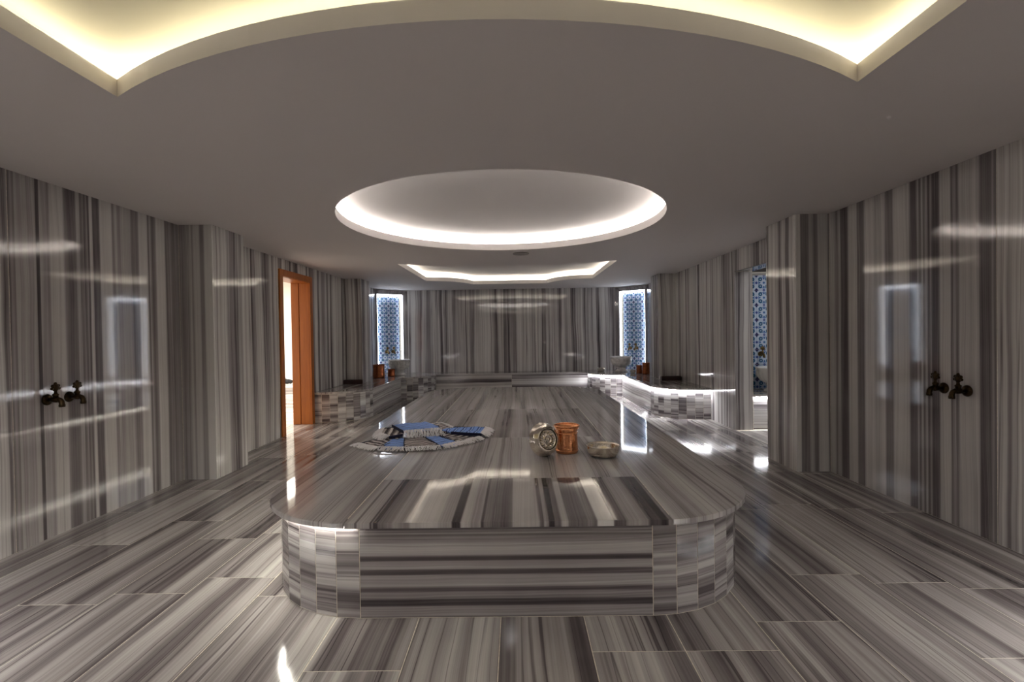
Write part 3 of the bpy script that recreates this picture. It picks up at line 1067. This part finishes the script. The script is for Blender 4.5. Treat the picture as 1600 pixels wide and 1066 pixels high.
# ------------------------------------------------------------------ metalware
def bucket(loc, r, h, label, mat, cat='bucket', name='copper_bucket', flare=1.08, handle=False):
    t = thing(name, loc, label, cat)
    bo = lathe('body', [(0, 0), (r * .96, 0), (r, .01), (r * 1.0, h * .2), (r * .94, h * .72), (r * .95, h * .8), (r * flare, h), (r * flare - .004, h), (r * .92, h * .8), (r * .91, h * .7), (r * .95, .02), (0, .016)], mat, t, 40)
    lathe('rim', [(r * flare - .005, h - .004), (r * flare + .003, h - .005), (r * flare + .004, h + .001), (r * flare - .002, h + .004), (r * flare - .006, h), (r * flare - .005, h - .004)], mat, bo, 40)
    for q in (.1, .74):
        rr = r * (1.0 if q < .5 else .945)
        lathe('band', [(rr - .002, h * q - .005), (rr + .003, h * q - .003), (rr + .003, h * q + .003), (rr - .002, h * q + .005)], mat, bo, 40)
    return t


def bowl(loc, r, h, label, mat, rot=None, boss=False):
    t = thing('metal_bowl', loc, label, 'bowl')
    lathe('body', [(0, 0), (r * .62, 0), (r * .86, h * .12), (r * .98, h * .45), (r, h * .9), (r * 1.02, h), (r * .98, h), (r * .95, h * .85), (r * .92, h * .45), (r * .78, h * .16), (r * .5, h * .08), (0, h * .08)], mat, t, 48)
    lathe('rim', [(r * .975, h * .97), (r * 1.03, h * .96), (r * 1.035, h * 1.02), (r * .98, h * 1.04), (r * .975, h * .97)], mat, t, 48)
    return t


bucket((.462, 3.43, .45), .078, .19, 'shiny copper pot standing on the platform behind the upright silver bowl', M['copper'], 'pot', 'copper_pot', flare=1.14)
bowl((.695, 3.315, .45), .108, .072, 'wide shallow silver bowl standing alone on the platform right of the copper pot', M['silver'])

# the engraved bowl standing on its rim, leaning on the pot, its underside with a medallion to the camera
eb = thing('engraved_bowl', (.290, 3.325, .45), 'engraved silver bowl standing on its rim, leaning against the copper pot', 'bowl')
R_ = .115
nrm = Vector((.52, -.82, .22)).normalized()
zax = nrm
xax = Vector((0, 0, 1)).cross(zax).normalized()
yax = zax.cross(xax)
rot = Matrix((xax, yax, zax)).transposed().to_4x4()
low = min((rot @ Vector((R_ * math.cos(a / 50 * PI), R_ * math.sin(a / 50 * PI), 0))).z for a in range(100))
mt_ = Matrix.Translation((0, 0, -low)) @ rot
prof = [(R_ * .96, .003), (R_, 0), (R_ * 1.0, .006), (R_ * .95, .012), (R_ * .93, .03), (R_ * .84, .046), (R_ * .80, .048), (R_ * .76, .055), (R_ * .63, .062), (R_ * .60, .060), (R_ * .58, .056),
        (R_ * .28, .056), (R_ * .26, .062), (R_ * .22, .064), (R_ * .18, .058), (R_ * .10, .058), (R_ * .08, .066), (0, .068)]
lathe('body', prof + [(0, .060), (R_ * .5, .050), (R_ * .8, .040), (R_ * .88, .02), (R_ * .94, .003), (R_ * .96, .003)], M['silver'], eb, 56, mtx=mt_)
md_, cs_ = [], []
for i in range(10):
    a = 2 * PI * i / 10
    for rr, s in ((.43, .007), (.36, .004), (.50, .004)):
        aa = a + (PI / 10 if rr != .43 else 0)
        p = mt_ @ Vector((R_ * rr * math.cos(aa), R_ * rr * math.sin(aa), .057))
        md_.append((p, (s, s, s)))
blobs('medallion', md_, M['silver'], eb, 2)
lathe('medallion_ring', [(R_ * .575, .056), (R_ * .60, .063), (R_ * .625, .0625), (R_ * .60, .056), (R_ * .575, .056)], M['bronze'], eb, 56, mtx=mt_)

# on the benches
b_ = bucket((-2.675, 9.82, BT), .12, .265, 'large brown copper bucket on the left bench beside the left niche', M['copper_dark'], flare=.98)
for a in (0, 120, 240):
    lathe('foot', [(0, 0), (.012, 0), (.014, .012), (0, .012)], M['copper_dark'], b_, 10, base=(.095 * math.cos(math.radians(a)), .095 * math.sin(math.radians(a)), -.0))
bucket((-2.50, 10.13, BT), .075, .15, 'small brown copper pot below the rim of the left basin', M['copper_dark'], 'pot', 'copper_pot', flare=1.03)
bucket((2.70, 9.78, BT), .075, .225, 'tall copper jug on the right bench, half hidden by the pillar', M['copper_dark'], 'pot', 'copper_pot', flare=1.0)
bucket((2.62, 10.0, BT), .06, .16, 'small copper pot between the silver bowl and the tall copper jug', M['copper_dark'], 'pot', 'copper_pot', flare=1.0)
bowl((2.495, 10.02, BT), .055, .06, 'tiny silver bowl on the right bench beside the small copper pot', M['silver'])
bowl((1.945, 10.62, BT), .085, .075, 'silver bowl alone on the back bench left of the right basin', M['silver'])


def head_block(loc, rz, label):
    t = thing('wooden_block', loc, label, 'block', 'wooden blocks on the benches', rz)
    pr = [(-.05, 0), (.05, 0), (.052, .05), (.04, .075), (.0, .068), (-.04, .078), (-.052, .05)]
    n = len(pr)
    V = [(-.165, y, z) for y, z in pr] + [(.165, y, z) for y, z in pr]
    Fc = [tuple(range(n)), tuple(range(n, 2 * n))] + [(i, (i + 1) % n, (i + 1) % n + n, i + n) for i in range(n)]
    bevel(mesh('block', V, Fc, M['darkwood'], t, local=True), .004)
    for x in (-.168, .168):
        boxes_local('end_cap', (x - .004, -.046, .004), (x + .004, .046, .064), M['darkwood'], t)
    return t


def boxes_local(name, lo, hi, mat, parent):
    V = [(x, y, z) for x in (lo[0], hi[0]) for y in (lo[1], hi[1]) for z in (lo[2], hi[2])]
    return mesh(name, V, [(0, 1, 3, 2), (4, 6, 7, 5), (0, 4, 5, 1), (2, 3, 7, 6), (0, 2, 6, 4), (1, 5, 7, 3)], mat, parent, local=True)


head_block((-2.775, 8.60, BT), 0, 'dark wooden block on the left bench in front of the marble pillar')
head_block((2.76, 8.40, BT), 0, 'dark wooden block on the glowing right bench')

# ------------------------------------------------------------------ ceiling disc, spots
sp_ = thing('ceiling_speaker', (.19, 6.29, HC - .012), 'round grey disc on the ceiling beyond the circular cove', 'speaker')
lathe('grille', [(0, .0), (.085, .0), (.09, .004), (0, .004)], M['grey_metal'], sp_, 32)
lathe('rim', [(.085, .002), (.10, .0), (.105, .006), (.105, .012), (.085, .012), (.085, .002)], M['grey_metal'], sp_, 32)
for (x, y, _), lab in zip(SPOTS, ('recessed ceiling spot over the left wall beside the near cove', 'recessed ceiling spot over the right wall beside the near cove',
                               'added fill spot over the left bench behind the viewer', 'added fill spot over the right bench behind the viewer',
                               'added fill spot in the middle behind the viewer')):
    t = thing('ceiling_spot', (x, y, HC - .008), lab, 'lamp', 'ceiling spots')
    lathe('ring', [(.036, 0), (.055, .0), (.06, .008), (.036, .008), (.036, 0)], M['grey_metal'], t, 24)
    lathe('lens', [(0, .004), (.036, .004), (.036, .007), (0, .007)], M['lens'], t, 24)

# ------------------------------------------------------------------ fringed towels fanned out on the platform
TOWELS = [
    # outline (inner edge first two points, outer edge last ones), fringe edge indices, z0, kind, label
    ([(-.889, 3.992), (-.815, 3.913), (-.899, 3.543), (-1.105, 3.705)], [(2, 3)], .450, 'brown', 'leftmost brown striped towel of the fan on the platform'),
    ([(-.86, 3.95), (-.802, 3.936), (-.714, 3.535), (-.905, 3.56)], [(2, 3)], .4505, 'blue', 'blue striped towel at the front left of the fan'),
    ([(-.80, 3.936), (-.634, 3.901), (-.455, 3.575), (-.71, 3.535)], [(2, 3)], .451, 'brown', 'brown striped towel at the front middle of the fan'),
    ([(-.659, 3.96), (-.50, 3.945), (-.33, 3.71), (-.448, 3.575)], [(2, 3)], .4515, 'blue', 'blue striped towel at the front right of the fan'),
    ([(-.562, 4.0), (-.433, 4.02), (-.19, 3.875), (-.324, 3.69)], [(2, 3)], .452, 'brown', 'brown striped towel at the right of the fan, under the rightmost blue one'),
    ([(-.53, 4.08), (-.44, 4.21), (-.15, 4.17), (-.175, 3.90), (-.43, 3.99)], [(2, 3)], .474, 'blue', 'rightmost blue striped towel of the fan'),
    ([(-.80, 3.93), (-.93, 4.20), (-1.035, 4.183), (-1.0, 3.95), (-.90, 3.83)], [(2, 3), (3, 4)], .476, 'brown', 'small brown striped towel folded at the back left of the fan'),
    ([(-.717, 4.36), (-.973, 4.215), (-.80, 3.915), (-.52, 4.02), (-.56, 4.15)], [(2, 3)], .498, 'blue', 'large blue striped towel folded on top of the fan'),
    ([(-.47, 4.00), (-.55, 4.12), (-.69, 4.37), (-.575, 4.42), (-.455, 4.20)], [(2, 3), (3, 4)], .470, 'brown', 'brown striped towel at the far back of the fan'),
]


def towel(pts, fr, z0, kind, label):
    c = Vector((sum(p[0] for p in pts) / len(pts), sum(p[1] for p in pts) / len(pts), 0))
    t = thing('fringed_towel', (c.x, c.y, z0), label, 'towel', 'towels fanned out on the platform')
    P = [Vector((p[0], p[1], 0)) - c for p in pts]
    i, j = fr[0]
    e = (P[j] - P[i]).normalized()              # fringe direction: stripes run along it
    nrm_ = Vector((-e.y, e.x, 0))
    # subdivided sheet with gentle folds
    bm = bmesh.new()
    vs = [bm.verts.new(p) for p in P]
    bm.faces.new(vs)
    bmesh.ops.triangulate(bm, faces=bm.faces)
    bmesh.ops.subdivide_edges(bm, edges=bm.edges, cuts=7, use_grid_fill=True)
    me = bpy.data.meshes.new('cloth')
    rr = random.Random(len(label) * 13 + int(z0 * 1e4))
    ph = rr.uniform(0, 6)
    for v in bm.verts:
        x, y = v.co.dot(e), v.co.dot(nrm_)
        edge = 1.0
        v.co.z = .0185 + .005 * math.sin(x * 26 + ph) * math.cos(y * 14 + ph) + .002 * math.sin(x * 70 + y * 40)
    bmesh.ops.recalc_face_normals(bm, faces=bm.faces)
    for f in bm.faces:
        if f.normal.z < 0:
            f.normal_flip()
    bm.to_mesh(me)
    bm.free()
    l = me.uv_layers.new(name='stone')
    for lp_ in me.loops:
        co = me.vertices[lp_.vertex_index].co
        l.data[lp_.index].uv = (co.dot(e), co.dot(nrm_) + 5)
    for p in me.polygons:
        p.use_smooth = True
    me.materials.append(M[kind + '_towel'])
    o = bpy.data.objects.new('cloth', me)
    COL.objects.link(o)
    o.parent = t
    sd = o.modifiers.new('thickness', 'SOLIDIFY')
    sd.thickness = .011
    sd.offset = -1
    # navy hems on the sides next to the fringe
    n = len(P)
    used = set(fr)
    for a, b in (((fr[0][0] - 1) % n, fr[0][0]), (fr[-1][1], (fr[-1][1] + 1) % n)):
        d = (P[b] - P[a])
        L = d.length
        d.normalize()
        s = Vector((-d.y, d.x, 0)) * .0028
        V, Fc = [], []
        for k_ in range(7):
            q = P[a] + d * L * k_ / 6
            V += [q - s + Vector((0, 0, .0)), q + s + Vector((0, 0, .0)), q + s + Vector((0, 0, .0215)), q - s + Vector((0, 0, .0215))]
        for k_ in range(6):
            a4, b4 = 4 * k_, 4 * k_ + 4
            Fc += [(a4 + x_, b4 + x_, b4 + (x_ + 1) % 4, a4 + (x_ + 1) % 4) for x_ in range(4)]
        Fc += [(0, 1, 2, 3), (24, 25, 26, 27)]
        mesh('hem', V, Fc, M['navy'], t, local=True)
    # fringe strands
    V, Fc = [], []
    for a, b in fr:
        d = P[b] - P[a]
        L = d.length
        d.normalize()
        out = Vector((d.y, -d.x, 0))
        if out.dot((P[a] + P[b]) / 2) < 0:
            out = -out
        cnt = int(L / .0042)
        for k_ in range(cnt):
            q = P[a] + d * L * (k_ + rr.random()) / cnt + Vector((0, 0, .018))
            ln = rr.uniform(.045, .085)
            sw = rr.uniform(-.025, .025)
            w_ = rr.uniform(.0018, .0036)
            prev = None
            for h_ in range(4):
                f_ = h_ / 3
                zc = (1 - f_) * .006 + .006 * math.sin(f_ * PI) * rr.uniform(.4, 1.6) - f_ * (.009 + (z0 - .452) * .8)
                cpt = q + out * (ln * f_ - .008) + d * (sw * f_ * f_ + .004 * math.sin(f_ * 7 + k_)) + Vector((0, 0, zc))
                cpt.z = max(cpt.z, .4502 - z0)
                k0 = len(V)
                V += [cpt - d * w_, cpt + d * w_, cpt + Vector((0, 0, w_ * 1.6))]
                if prev is not None:
                    for x_ in range(3):
                        Fc.append((prev + x_, prev + (x_ + 1) % 3, k0 + (x_ + 1) % 3, k0 + x_))
                prev = k0
            Fc.append((prev, prev + 1, prev + 2))
    fo = mesh('fringe', V, Fc, M['fringe'], t, local=True)
    tag(fo, kind='stuff')


for tw in TOWELS:
    towel(*tw)
